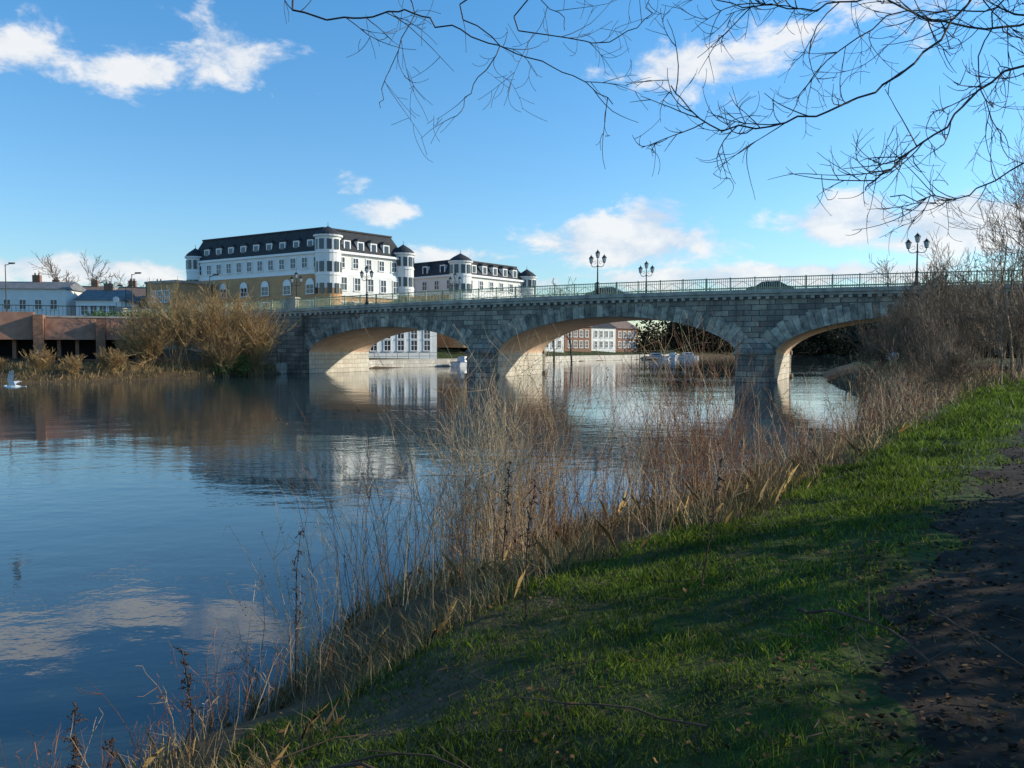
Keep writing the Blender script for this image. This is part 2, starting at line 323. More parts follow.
for w in (-.12,W+.12):
    t=-52.0
    while t<94:
        z=deck(t)+.18; ra.box(t-.018,t+.018,w-.018,w+.018,z,z+.95); t+=.17
    for t in np.arange(-52,94,2.0):
        z0,z1=deck(t)+.18,deck(t+2)+.18
        for h,r in ((.98,.055),(.12,.035),(.72,.025)): ra.rod((t,w,z0+h),(t+2,w,z1+h),r,n=4)
        ra.box(t-.05,t+.05,w-.05,w+.05,z0,z0+1.08); ra.rod((t,w,z0+.12),(t+1,w,z0+.72),.018,n=3); ra.rod((t+2,w,z0+.12),(t+1,w,z0+.72),.018,n=3)
for t in (-52.6,-25.3,47.7):
    z=deck(t)+.15
    for w in (-.2,W-.5): ped.box(t-.6,t+.6,w,w+.7,z,z+1.15); ped.box(t-.7,t+.7,w-.08,w+.78,z+1.15,z+1.3)
br.done()
c_,s_=math.cos(-TH),math.sin(-TH)
def B(t,w,z=0): return (BO[0]+t*c_-w*s_, BO[1]+t*s_+w*c_, z)
def ornate(t,w,heads=3,h=4.2):
    L_=Thing('ornate_street_lamp',B(t,w,deck(t)+.1),-TH); k=L_.part('post',m_black); g=L_.part('lantern_glass',m_lglass)
    k.cyl(0,0,0,.35,.2,.2,8); k.cyl(0,0,.35,1.1,.14,.11,8); k.cyl(0,0,1.1,1.2,.15,.15,8); k.cyl(0,0,1.2,h-.9,.075,.05,8); k.cyl(0,0,h-1.6,h-1.5,.11,.11,8)
    def lantern(x,z):
        k.cyl(x,0,z-.06,z,.05,.12,6); g.cyl(x,0,z,z+.42,.11,.2,6)
        for q in range(6):
            a=q*math.pi/3; k.rod((x+.115*math.cos(a),.115*math.sin(a),z),(x+.205*math.cos(a),.205*math.sin(a),z+.42),.014,n=3)
        k.cyl(x,0,z+.42,z+.47,.24,.24,6); k.cyl(x,0,z+.47,z+.66,.21,.06,6); k.cyl(x,0,z+.66,z+.8,.035,.01,6)
    lantern(0,h-.8)
    for sx in (-1,1):
        pts=[(0,0,h-1.55)]+[(sx*(.62*math.sin(a)),0,h-1.55-.18*math.sin(2*a)+.25*(a/1.57)) for a in np.linspace(.2,1.57,7)]
        for a,b_ in zip(pts[:-1],pts[1:]): k.rod(a,b_,.03,n=5)
        cc=[(sx*(.28+.13*math.cos(a)),0,h-1.22+.13*math.sin(a)) for a in np.linspace(0,5.2,9)]
        for a,b_ in zip(cc[:-1],cc[1:]): k.rod(a,b_,.018,n=4)
        lantern(sx*.62,h-1.25)
    L_.done()
for t,w in ((10.2,-.1),(11.5,W+.1),(36.0,-.1),(-15.2,-.1),(-11,W+.1),(-24.8,.2)): ornate(t,w)
def car(loc,rot,mat):
    c=Thing('parked_car' if loc[2]<3 else 'car',loc,rot)
    body=c.part('body',mat); gl=c.part('windows',m_win); ty=c.part('wheels',m_tyre)
    prof=[(-2.1,.3),(-2.15,.75),(-1.9,.95),(-1.35,1.0),(-.7,1.42),(.75,1.45),(1.5,1.0),(2.0,.92),(2.12,.6),(2.1,.3)]
    def ext(mb,pr,hw,inset=0):
        n=len(pr); i=len(mb.v)
        def yy(z): return hw-(.18 if z>1.2 else 0)
        mb.v+=[(x,-yy(z),z) for x,z in pr]+[(x,yy(z),z) for x,z in pr]
        mb.f+=[(i+k,i+(k+1)%n,i+n+(k+1)%n,i+n+k) for k in range(n)]; mb.f.append(tuple(range(i,i+n))[::-1]); mb.f.append(tuple(range(i+n,i+2*n)))
    ext(body,prof,.85)
    for s in (-1,1):
        gl.quad((-1.2,s*.865,1.03),(-.05,s*.865,1.03),(-.05,s*.70,1.38),(-.65,s*.70,1.38)); gl.quad((.03,s*.865,1.03),(1.3,s*.865,1.03),(.75,s*.70,1.38),(.03,s*.70,1.38))
        for x in (-1.3,1.3): ty.rod((x,s*.70,.32),(x,s*.9,.32),.32,n=16)
    gl.quad((-1.3,-.7,1.05),(-1.3,.7,1.05),(-.75,.62,1.42),(-.75,-.62,1.42)); gl.quad((1.46,-.7,1.04),(1.46,.7,1.04),(.82,.62,1.44),(.82,-.62,1.44))
    c.done()
car(B(8.3,8.2,deck(8.3)+.01),-TH,m_car1); car(B(24.2,8.2,deck(24.2)+.01),-TH,m_car1)
# ------------------------------------------------------------ buildings
def facade(b,p0,p1,outn,z0,rows,n,ww,wh,arched=False,marg=1.2,wt=None):
    fr=b.part('window_frames',m_trim); gl=b.part('windows',m_win)
    p0=np.array(p0,float);p1=np.array(p1,float);d=p1-p0;Ln=np.linalg.norm(d);d/=Ln;o=np.array(outn,float)
    def bx(mb,c,hw,za,zb,e0,e1):
        c=np.array(c); a=c-d*hw+o*e0; b_=c+d*hw+o*e0; e=o*(e1-e0)
        q=[a,b_,b_+e,a+e]; mb.prism([tuple(x) for x in q],za,zb)
    for zs in rows:
        for i in range(n):
            c=p0+d*(marg+(Ln-2*marg)*(i+.5)/n)
            bx(gl,c,ww/2,zs,zs+wh,0,.03)
            for sx in (-1,1): bx(fr,c+d*sx*(ww/2+.05),.07,zs-.0,zs+wh,0,.09)
            bx(fr,c,.035,zs,zs+wh,.03,.07); bx(fr,c,ww/2+.12,zs+wh,zs+wh+.14,0,.1); bx(fr,c,ww/2+.18,zs-.14,zs,0,.16); bx(fr,c,ww/2-.02,zs+wh*.5-.03,zs+wh*.5+.03,.03,.068)
            if arched:
                q=[]; 
                for k in range(7):
                    a_=math.pi*k/6; q.append((math.cos(a_)*(ww/2+.12),math.sin(a_)*(ww/2+.1)))
                j=len(fr.v)
                for e0 in (.02,.1):
                    for (u,v) in q: pnt=c+d*u+o*e0; fr.v.append((pnt[0],pnt[1],zs+wh+.142+v))
                fr.f.append(tuple(j+k for k in range(7))[::-1]); fr.f.append(tuple(j+7+k for k in range(7)))
                for k in range(6): fr.f.append((j+k,j+k+1,j+8+k,j+7+k))
def inset(P,k):
    c=np.mean(np.array(P,float),axis=0); out=[]
    for p in P:
        d=np.array(p,float)-c; l=np.linalg.norm(d); out.append(tuple(c+d*(l-k)/l))
    return out
def turret(b,x,y,z0,z1,r,roofh,wall=m_white,zsplit=None):
    w=b.part('turret_walls',wall); s=b.part('turret_roofs',m_slate); g=b.part('turret_windows',m_win); t=b.part('turret_trim',m_trim)
    zs=zsplit or z0
    if zsplit: b.part('turret_brick_base',m_brick).cyl(x,y,z0,zs,r,r,20)
    w.cyl(x,y,zs,z1,r,r,20); t.cyl(x,y,z1,z1+.25,r+.25,r+.3,20)
    z=z1+.25
    for a,c in ((1.12,.98),(.98,.72),(.72,.38),(.38,.04)):
        s.cyl(x,y,z,z+roofh/4,r*a,r*c,20); z+=roofh/4
    s.cyl(x,y,z,z+.6,.05,.02,6)
    for zz in (z1-1.9,z1-5.2,z1-8.4):
        for k in range(10):
            a=k*2*math.pi/10; cx_,cy_=x+(r-.04)*math.cos(a),y+(r-.04)*math.sin(a)
            o=(math.cos(a),math.sin(a)); d=(-o[1],o[0]); hw=r*.19
            P=[(cx_-d[0]*hw,cy_-d[1]*hw),(cx_-d[0]*hw+o[0]*.12,cy_-d[1]*hw+o[1]*.12),(cx_+d[0]*hw+o[0]*.12,cy_+d[1]*hw+o[1]*.12),(cx_+d[0]*hw,cy_+d[1]*hw)]
            g.prism(P[::-1],zz,zz+1.5)
    for zz in (z1-2.4,z1-5.7): t.cyl(x,y,zz,zz+.2,r+.1,r+.1,20)
def hotel(name,C,Lp,Rp,zb,zbrick,zeave,zroof,nl,nr,depth=1.0,turrets=(1,1,1)):
    b=Thing(name); C=np.array(C,float);Lp=np.array(Lp,float);Rp=np.array(Rp,float)
    P=[tuple(C),tuple(Rp),tuple(Rp+(Lp-C)),tuple(Lp)]
    b.part('brick_walls',m_brick).prism(inset(P,-.15),zb,zbrick)
    b.part('walls',m_white).prism(P,zbrick,zeave)
    b.part('string_course',m_trim).prism(inset(P,-.3),zbrick-.25,zbrick+.1)
    b.part('eaves_cornice',m_trim).prism(inset(P,-.55),zeave,zeave+.35)
    b.part('mansard_roof',m_slate).prism(inset(P,-.1),zeave+.35,zroof,inset(P,2.4))
    b.part('roof_cap',m_slate).prism(inset(P,2.2),zroof,zroof+.25)
    fl=Lp-C; nL=np.array([-fl[1],fl[0]]); nL=nL/np.linalg.norm(nL)
    if nL@(C-(Rp))<0: nL=-nL
    fr_=Rp-C; nR=np.array([fr_[1],-fr_[0]]); nR=nR/np.linalg.norm(nR)
    if nR@(C-Lp)<0: nR=-nR
    facade(b,Lp,C,nL,0,[zbrick+.75],nl,1.1,1.5); facade(b,Lp+nL*.15,C+nL*.15,nL,0,[zbrick-3.2],nl//2,1.5,1.3,True); facade(b,Lp+nL*.15,C+nL*.15,nL,0,[zbrick-6.4],nl//2,1.6,2.0)
    wb=b.part('wing_render',m_white); a0=C+fr_*.10; a1=Rp-fr_*.06
    wb.prism([tuple(a0+nR*.15),tuple(a1+nR*.15),tuple(a1+nR*.4),tuple(a0+nR*.4)],zbrick-3.6,zbrick-.26)
    facade(b,C,Rp,nR,0,[zbrick+.75],nr,1.0,1.5); facade(b,C+nR*.4,Rp+nR*.4,nR,0,[zbrick-2.7],nr,1.1,1.9); facade(b,C+nR*.15,Rp+nR*.15,nR,0,[zbrick-6.4],nr,1.1,1.9)
    dw=b.part('dormer_walls',m_trim); dr=b.part('dormer_roofs',m_slate); dg=b.part('dormer_windows',m_win)
    for p0,p1,nn,o in ((Lp,C,nl-3,nL),(C,Rp,nr-1,nR)):
        d=(p1-p0); Ln=np.linalg.norm(d); d=d/Ln
        for i in range(nn):
            c=p0+d*(2.5+(Ln-5)*(i+.5)/nn)-o*.35
            def q(hw,e0,e1): return [tuple(c-d*hw+o*e1),tuple(c+d*hw+o*e1),tuple(c+d*hw-o*e0),tuple(c-d*hw-o*e0)]
            z=zeave+.5; dw.prism(q(.66,1.8,.1),z,z+1.75); dr.prism(q(.82,2.1,.22),z+1.75,z+1.93); dr.prism(q(.82,2.1,.22),z+1.93,z+2.25,q(.25,2.1,-.1))
            dg.prism(q(.42,0,.15),z+.35,z+1.5)
    ch=b.part('chimneys',m_rbrick)
    for f in (.35,.7):
        c=C*(1-f)+Lp*f+(Rp-C)*.5; ch.prism([(c[0]-.7,c[1]-.5),(c[0]+.7,c[1]-.5),(c[0]+.7,c[1]+.5),(c[0]-.7,c[1]+.5)],zroof,zroof+.9)
    if turrets[0]: turret(b,C[0],C[1],zb,zeave+2.2,1.9,1.4,zsplit=zbrick-2.6)
    if turrets[1]: turret(b,Lp[0]+1,Lp[1]-.2,zb,zeave+.9,1.5,1.5,zsplit=zbrick)
    if turrets[2]: turret(b,Rp[0]-.3,Rp[1],zb,zeave+.9,1.7,1.5,zsplit=zbrick-3)
    b.done()
hotel('riverside_hotel',(-27.5,120),(-55,137),(-17.6,132),2.8,14.3,17.1,20.9,12,5)
hotel('apartment_building',(-9,140),(-30,158),(3.2,156),2.8,12.5,15.4,18.3,8,6,turrets=(1,0,1))
ax=Thing('brick_annexe'); ax.part('walls',m_brick).prism([(-60,131),(-53.6,127.5),(-50,133),(-57,138)],2.8,13.2); ax.part('roof_parapet',m_cornice).prism([(-60.2,131),(-53.5,127.2),(-49.8,133),(-57,138.2)],13.2,13.6)
facade(ax,(-60,131),(-53.6,127.5),(-.48,-.877),0,[10.2,7],3,1.0,1.7); ax.done()
def house(name,x,y,w,d,zw,zr,rot,wall,roof,n=5,rows=(1.0,3.8),chim=2,zb=3.0):
    h=Thing(name,(x,y,zb),rot); h.part('walls',wall).box(0,w,0,d,-1,zw)
    r=h.part('roof',roof); i=len(r.v); e=.35
    r.v+=[(-e,-e,zw),(w+e,-e,zw),(w+e,d+e,zw),(-e,d+e,zw),(0,d/2,zr),(w,d/2,zr)]; r.f+=[(0,1,5,4),(2,3,4,5),(1,2,5),(3,0,4),(3,2,1,0)]
    facade(h,(0,0),(w,0),(0,-1),0,rows,n,1.0,1.5,marg=.6)
    c=h.part('chimneys',m_rbrick); p=h.part('chimney_pots',m_tile)
    for k in range(chim):
        cx=w*(k+.5)/chim; c.box(cx-.6,cx+.6,d/2-.4,d/2+.4,zr-.7,zr+1.1)
        for q in (-.3,.3): p.cyl(cx+q,d/2,zr+1.1,zr+1.5,.14,.11,8)
    h.done()
house('white_terrace_house',-98,128,25,9,9.4,10.9,.12,m_white,m_greyslate,10,(2.6,6.1),2)
house('white_shop_building',-71.5,131,7,9,7.6,9.6,.12,m_white,m_greyslate,4,(2,5.2),1)
house('brick_terrace_house',-70,140,9,9,8.3,10.8,.2,m_brick,m_tile,4,(1,4.9),2)
house('gabled_cottage',-62.5,143,9,9,7.6,10.4,.3,m_brick,m_tile,3,(1,4.6),1)
house('white_cottage',-92,152,14,9,9.5,12.0,.2,m_white,m_tile,4,(1,5),2)
house('riverside_pub',-22,117.5,12,4.5,3.9,5.8,.53,m_white,m_slate,5,(.5,2.3),1,zb=1.9)
for k in range(4): house('white_riverside_house' if k%2==0 else 'brick_riverside_house',5+k*7,172+k*9.5,9,9,5.6,8.2,.75,m_white if k%2==0 else m_rbrick,m_tile if k%2 else m_slate,4,(.8,3.3),1,zb=2.0)
q=Thing('quay_wall'); qw=q.part('wall',m_pier); Lq=Lb[7:15]; qr=q.part('railing',m_black)
for a,b_ in zip(Lq[:-1],Lq[1:]):
    a=np.array(a,float);b_=np.array(b_,float);d=(b_-a)/np.linalg.norm(b_-a);n=np.array([-d[1],d[0]])
    qw.prism([tuple(a-n*.15),tuple(b_-n*.15),tuple(b_+n*.5),tuple(a+n*.5)],-1,1.15)
    for hh_ in (1.6,2.1): qr.rod((a[0],a[1],hh_),(b_[0],b_[1],hh_),.03,n=4)
    nn=int(np.linalg.norm(b_-a)/2)
    for i in range(nn): c=a+(b_-a)*i/nn; qr.rod((c[0],c[1],1.1),(c[0],c[1],2.12),.03,n=4)
q.done()
bs=Thing('brown_brick_riverside_block',(-58.2,67.6,0),math.atan2(11,24))
wl=bs.part('brick_walls',m_rbrick); dkk=bs.part('recess_shade_sheet',m_dark); pn=bs.part('brown_cladding_panels',m_brownpanel); cp=bs.part('coping',m_cornice); rl=bs.part('railings',m_black)
wl.box(0,26.2,1.5,8,.3,5.7); dkk.box(.3,25.9,1.42,1.49,1.2,4.3)  # thin dark sheet on the wall paints the shade of the openings
for k in range(6):
    x=k*5.1
    wl.box(x,x+.8,-.9,1.4,.3,5.9 if k<4 else 5.3)
    if k<5:
        i=len(pn.v); hh=.0 if k>2 else .55
        pn.v+=[(x+.85,-.6,3.6),(x+5.05,-.6,3.6),(x+5.05,1.38,3.6),(x+.85,1.38,3.6),(x+.85,.1,5.6+hh),(x+5.05,.1,5.6+hh),(x+5.05,1.38,5.6+hh),(x+.85,1.38,5.6+hh)]
        pn.f+=[tuple(i+j for j in f) for f in ((3,2,1,0),(4,5,6,7),(0,1,5,4),(1,2,6,5),(2,3,7,6),(3,0,4,7))]
        for m_ in (1.8,3.3): wl.box(x+m_,x+m_+.3,.2,1.38,.3,3.58)
        wl.box(x+.82,x+5.05,.7,1.38,.3,1.75)
cp.box(-.1,26.3,1.45,8.1,5.72,5.9)
for x in np.arange(0,26,.35): rl.box(x,x+.03,1.9,1.93,5.9,6.8)
rl.box(0,26,1.87,1.96,6.8,6.87)
bs.done()
def slamp(x,y,h,zb,n=1):
    l=Thing('street_lamp',(x,y,zb)); p=l.part('column',m_black); p.cyl(0,0,0,1.2,.12,.1,8); p.cyl(0,0,1.2,h,.075,.05,8)
    hd=l.part('lamp_head',m_cornice)
    for sx in ((-1,1) if n==2 else (1,)):
        p.rod((0,0,h-.1),(sx*.8,0,h+.15),.04); p.box(sx*.8-.35,sx*.8+.35,-.12,.12,h+.1,h+.24); hd.box(sx*.8-.3,sx*.8+.3,-.1,.1,h+.05,h+.097)
    l.done()
slamp(-62,98,9.8,3.2,1); slamp(-57,118,8.6,3.2,2); slamp(-53,116,9.0,3.2,1); slamp(-47.5,100,9.0,3.0,1); slamp(-37,98,8.6,3.0,1)
sg=Thing('traffic_sign',(-51,103,3.0)); sg.part('post',m_black).cyl(0,0,0,6.2,.05,.05,8); s1=sg.part('sign_plate',m_boat); s1.rod((0,-.06,6.0),(0,-.1,6.0),.4,n=20); sg.done()
def boat(x,y,rot,L_=6,hullm=m_boat):
    b=Thing('moored_cruiser',(x,y,0),rot); h=b.part('hull',hullm); c=b.part('cabin',m_boat); g=b.part('windows',m_win); s=b.part('stripe',m_blue); r=b.part('rails',m_black)
    def deckpoly(k,bw): return [(-L_/2,-bw),(L_*.2,-bw),(L_*.4*k,-bw*.6),(L_*.5*k,0),(L_*.4*k,bw*.6),(L_*.2,bw),(-L_/2,bw)]
    h.prism(deckpoly(.92,.75),-.3,.65,deckpoly(1.06,1.05)); s.prism(deckpoly(1.07,1.07),.652,.75)
    c.prism([(-L_*.3,-.8),(L_*.2,-.75),(L_*.2,.75),(-L_*.3,.8)],.752,1.5,[(-L_*.28,-.65),(L_*.08,-.6),(L_*.08,.6),(-L_*.28,.65)])
    for sy in (-1,1): g.quad((-L_*.26,sy*.79,.92),(L_*.13,sy*.75,.92),(L_*.08,sy*.70,1.33),(-L_*.25,sy*.72,1.33))
    g.quad((L_*.185,-.62,.9),(L_*.185,.62,.9),(L_*.105,.55,1.38),(L_*.105,-.55,1.38))
    for xx in (L_*.25,L_*.38,L_*.48): r.rod((xx,-.4,.75),(xx,-.4,1.25),.02); 
    r.rod((L_*.25,-.4,1.25),(L_*.5,-.25,1.25),.02); b.done()
for x,y,r in ((34.5,189,.1),(40.5,200,1.2),(47,212,.3),(-6.5,120,.9),(63,131,.9),(57,124,.9)): boat(x,y,r)
pn_=Thing('landing_pontoon',(30,183,0),.95); pd_=pn_.part('deck',m_bark); pd_.box(0,14,-.9,.9,.25,.45); pp_=pn_.part('piles',m_black)
for k in range(6): pp_.cyl(.5+k*2.6,.98,-1,1.6,.1,.1,8)
pn_.done()
car((50,101,1.35),.6,m_car2); car((56,106,1.35),.6,m_boat); car((41,84,1.33),.5,m_boat)
# ------------------------------------------------------------ gull
g=Thing('flying_gull',(-11.3,18,2.0),math.radians(200)); g.e.scale=(.8,.8,.9); g.e.rotation_euler[0]=.35; bd=g.part('body',m_feather)
prof=[(-.24,.012),(-.17,.035),(-.08,.06),(.02,.066),(.09,.055),(.135,.036),(.16,.036),(.19,.036),(.215,.02),(.23,.006)]
n=12
for x,r in prof:
    for k in range(n):
        a=2*math.pi*k/n; bd.v.append((x,r*math.cos(a),r*math.sin(a)*.9+(.018 if x>.14 else 0)))
for i in range(len(prof)-1):
    for k in range(n):
        j=(k+1)%n; bd.f.append((i*n+k,i*n+j,(i+1)*n+j,(i+1)*n+k))
g.part('beak',m_beak).rod((.225,0,.016),(.275,0,.004),.008,.002)
tl=g.part('tail',m_feather); tl.prism([(-.2,-.03),(-.2,.03),(-.33,.06),(-.34,0),(-.33,-.06)],-.006,.006)
wg=g.part('wings',m_gwing)
for s in (-1,1):
    st=[(0,.05,.02,.09,.085),(0,.18,.15,.10,.07),(0,.3,.23,.06,.075),(0,.42,.27,-.0,.05),(0,.52,.29,-.09,.01)]
    pts=[]
    for _,y,z,xf,hc in st:
        pts.append(((xf+.0,s*y,z),(xf-2*hc,s*y,z-.015)))
    for a,b_ in zip(pts[:-1],pts[1:]):
        wg.quad(a[0],b_[0],b_[1],a[1]); 
        o=.008; wg.quad(*[(p[0],p[1],p[2]+o) for p in (a[0],b_[0],b_[1],a[1])]); wg.quad(a[0],b_[0],(b_[0][0],b_[0][1],b_[0][2]+o),(a[0][0],a[0][1],a[0][2]+o))
g.done()
# ------------------------------------------------------------ vegetation
def shrub(name,x,y,h,n,mat,spread=.55,mx=2,r=.035,zb=None,k=3):
    S=Segs(); zb=H1(x,y) if zb is None else zb
    for _ in range(n):
        a=rng.uniform(0,2*math.pi); t=abs(rng.normal())*spread
        d=np.array([math.cos(a)*t,math.sin(a)*t,1]); p=np.array([x+rng.normal()*h*.07,y+rng.normal()*h*.07,zb-.05])
        grow(S,p,d,h*rng.uniform(.5,.8),r*rng.uniform(.6,1.1),0,mx,k,.11,.07,.36,4,.5)
    return S.build(name,mat,rmin=math.hypot(x,y)*.00017)
for x,y,h in ((-31.8,76,6.6),(-29.6,78.3,7.4),(-27.0,80.5,7.0),(-33.8,74,4.8),(-28.0,77.3,4.2),(-25.8,80.5,5.4)): shrub('bare_willow_shrub',x,y,h,30,m_shrub,.6,2,.03)
for x,y,h in ((-45,65.2,1.5),(-42.5,66,1.2),(-39.8,67,1.9),(-37.5,68.3,1.5),(-48,64,1.3),(-35.5,70.5,2.0)): shrub('riverbank_shrub',x,y,h,22,m_shrub,.9,2,.014)
def leafblob(blobs,n,size,name,mat,rin=.3):
    V=[];
    tot=sum(b[3]*b[4]*b[5] for b in blobs)
    for (x,y,z,a,b_,c) in blobs:
        m=int(n*a*b_*c/tot)+20; u=rng.normal(size=(m,3)); u/=np.linalg.norm(u,axis=1)[:,None]; u*=rng.uniform(rin,1,size=(m,1))**.5
        u*=1+.25*np.sin(u[:,0:1]*7+x)*np.sin(u[:,2:3]*6+y)
        V.append(np.array([x,y,z])+u*np.array([a,b_,c]))
    C=np.concatenate(V); m=len(C); sz=size*rng.uniform(.5,1.3,size=(m,1))
    A=rng.normal(size=(m,3)); A/=np.linalg.norm(A,axis=1)[:,None]; Bv=np.cross(A,rng.normal(size=(m,3))); Bv/=np.linalg.norm(Bv,axis=1)[:,None]
    Q=np.stack([C-A*sz,C+Bv*sz*.5,C+A*sz,C-Bv*sz*.5],1).reshape(-1,3)
    return npmesh(name,Q,np.arange(4*m).reshape(-1,4),mat)
leafblob([(-26.8,78.6,1.2,1.1,.9,1.0),(-28,77.2,.9,1,.8,.7)],900,.12,'ivy_bush',m_ivy)
leafblob([(-44+1.5*k,84.5+.7*k,6.0,1.3,.9,.8) for k in range(6)],5000,.1,'green_hedge',m_ivy)
def tree(name,x,y,h,mat=m_shrubd,mx=3,k=3,r=None,zb=None,spread=.6,up=.08,lean=(0,0)):
    S=Segs(); zb=H1(x,y) if zb is None else zb
    grow(S,(x,y,zb-.2),(lean[0]+rng.normal()*.05,lean[1]+rng.normal()*.05,1),h*.5,r or h*.022,0,mx,k,.1,up,spread,4,.6)
    return S.build(name,mat,rmin=math.hypot(x,y)*.00018)
tree('bare_tree',11,147,19,m_twig,4,2,.24); tree('bare_tree',8,152,14,m_twig,4,2,.2)
for x,y,h in ((-92,165,18),(-86,170,17),(-80,168,15)): tree('bare_tree',x,y,h,m_shrubd,4,2,.22)
bl=[]
for k in range(60):
    t=k/59; x=50+t*150+rng.normal()*3; y=240+t*95+rng.normal()*5; h=rng.uniform(5,8.5); bl.append((x,y,h*.7+1.2,h*.85,h*.8,h))
for k in range(60):
    t=k/59; bl.append((50+t*150,236+t*95+rng.normal()*3,2.5,4,3,2.6))
for k in range(9): bl.append((34+k*3,212+k*6+rng.normal()*3,4.0,4,4,rng.uniform(4,7)))
leafblob(bl,95000,.5,'distant_treeline',m_fartree,.05)
bl=[]
for k in range(40):
    t=k/39; x=60+t*120; y=112+t*50+rng.normal()*4; h=rng.uniform(3.0,4.8); bl.append((x,y,h*.65+.8,h*.95,h*.8,h))
for k in range(40): t=k/39; bl.append((58+t*120,109+t*50,1.8,2.6,2,1.6))
for k in range(10): bl.append((42+k*2.3,95+k*3,1.8,1.8,1.6,rng.uniform(1.2,2.2)))
leafblob(bl,70000,.26,'riverside_woodland',m_fartree,.05)
for k in range(8):
    tree('bare_tree',44+k*7+rng.normal()*2,86+k*7+rng.normal()*4,rng.uniform(11,15),m_shrubd,4,2,.17)
leafblob([(-160+9*k+rng.normal()*3,190+rng.normal()*8,6,7,6,rng.uniform(4,8)) for k in range(12)],12000,.5,'background_trees',m_fartree)
for x,y,h in ((24.8,39.5,10),(22.0,41,6.5),(30,47,13),(28,52,8.5),(21.5,35,6),(33,52,13),(27.5,41,12),(30,43,12),(25.5,47,7.5)): tree('bare_tree',x,y,h,m_shrubd,4,2,h*.012,spread=.5,up=.14)
for x,y,h in ((17.5,32,2.4),(20,38,3.4),(22,44,4.0),(25,50,4.3),(16,29,1.8),(26,44,5),(29,53,5),(23,36,4),(33,56,5.5),(23,45,3.2),(27,57,4),(24.5,53,3)): shrub('bankside_shrub',x,y,h,22,m_shrubd,.5,2,.016)
# overhanging tree
S=Segs(); T0=(12.2,9.8,1.25)
def jit(pts,n=4,a=.03):
    out=[]
    P=np.array([tuple(p) for p in pts],float)
    for i in range(len(P)-1):
        for j in range(n):
            t=j/n
            p0=P[max(i-1,0)];p1=P[i];p2=P[i+1];p3=P[min(i+2,len(P)-1)]
            q=.5*((2*p1)+(-p0+p2)*t+(2*p0-5*p1+4*p2-p3)*t*t+(-p0+3*p1-3*p2+p3)*t**3)
            out.append(q+(rv()*a if i+j>0 else 0))
    out.append(P[-1]); return out
S.poly(jit([T0,(12,9.8,3.2),(11.6,9.7,5.2)]),.28,.2)
limb1=jit([(11.6,9.7,5.2),(9.6,9.3,7.6),(7,9,8.4),(3.5,8.6,8.3),(0,8.2,7.8),(-2.6,8.0,7.2)]); S.poly(limb1,.16,.02)
limb2=jit([(11.7,9.7,4.6),(9.5,9.2,6.6),(7.6,8.8,7.3),(6,8.5,7.2)]); S.poly(limb2,.12,.03)
S.poly(jit([(11.6,9.7,5.2),(12.5,10.5,8),(12.8,11,11)]),.18,.05)
for _ in range(10):
    grow(S,(12.4,10.3,rng.uniform(5.5,9.5)),rv()*np.array([1,1,.4])+np.array([0,0,.5]),rng.uniform(2,3),.05,1,3,2,.15,.04,.6)
def twigs(pts,r,dens=.3,lev=0,L0=.7):
    pts=np.array(pts); 
    for a,b_ in zip(pts[:-1],pts[1:]):
        ln=np.linalg.norm(b_-a)
        for _ in range(rng.poisson(ln/dens)):
            p=a+(b_-a)*rng.uniform(); d=nrm(nrm(b_-a)*1.1+rv()*np.array([.75,.5,.75])+np.array([0,0,-.2])); L=L0*rng.uniform(.4,1.3); q=[p]
            st=L/6; bend=rv()*.14+np.array([0,0,.07])
            for _k in range(6):
                d=nrm(d+bend+rv()*.06); q.append(q[-1]+d*st)
            S.poly(q,r,r*.45)
            if lev<2: twigs(q,r*.72,dens*.9,lev+1,L0*.6)
br_=[([(limb1[-8]),(-1.9,8.1,6.5),(-1.67,8,6.12),(-1.12,7.9,6.17),(-.72,7.8,6.0),(-.1,7.8,5.77),(.5,7.9,5.6),(1.0,8,5.3)],.013),
 ([limb1[-9],(-.3,8.2,6.5),(-.12,8.2,5.95),(-.4,8.3,5.6),(-.57,8.3,5.27)],.010),
 ([limb1[-10],(.2,8.4,6.5),(.75,8.5,6.1),(1.3,8.5,6.25),(1.45,8.4,6.5)],.010),
 ([limb1[-12],(3.9,7.6,6.9),(4.4,7.6,6.4),(3.8,7.5,5.6),(3.2,7.5,5.2),(2.6,7.6,5.0),(1.9,7.8,5.05),(1.55,7.9,5.45)],.017),
 ([limb2[-4],(6.6,8.6,6.2),(5.2,8.5,5.8),(4.5,8.4,5.2),(3.9,8.3,4.75),(3.6,8.2,4.5)],.019),
 ([limb2[-3],(6.2,8.0,6.5),(5.0,8,6.1),(4.2,7.9,6.05),(3.4,7.8,6.25),(2.8,7.8,6.15),(2.1,7.8,6.2)],.017),
 ([limb2[-5],(6.9,8.8,5.6),(5.6,8.6,4.95),(4.8,8.5,4.5),(3.9,8.3,4.45)],.015),
 ([limb1[-14],(5.2,8.2,7.1),(4.9,8.1,6.4),(4.6,8.0,5.6),(4.8,7.9,4.9)],.013),
 ([limb1[-7],(-.9,8.2,6.9),(-1.0,8.3,6.3),(-1.3,8.3,5.7),(-1.35,8.3,5.35)],.009),
 ([limb1[-6],(-1.2,7.9,6.9),(-.5,7.7,6.45),(.3,7.7,6.2),(.5,7.7,5.9)],.009),
 ([limb2[-2],(5.8,8.9,6.6),(5.0,8.9,6.6),(4.1,8.9,6.5),(3.3,8.8,5.9),(3.0,8.8,5.4)],.013)]
for bi,(pts,r) in enumerate(br_):
    q=jit(pts,5,.02); S.poly(q,r,r*.4); twigs(q[6:],r*.42,.33 if bi in (0,1,2,8,9) else .22)
S.build('overhanging_willow_tree',m_twig,rmin=.0024)
bl=[]
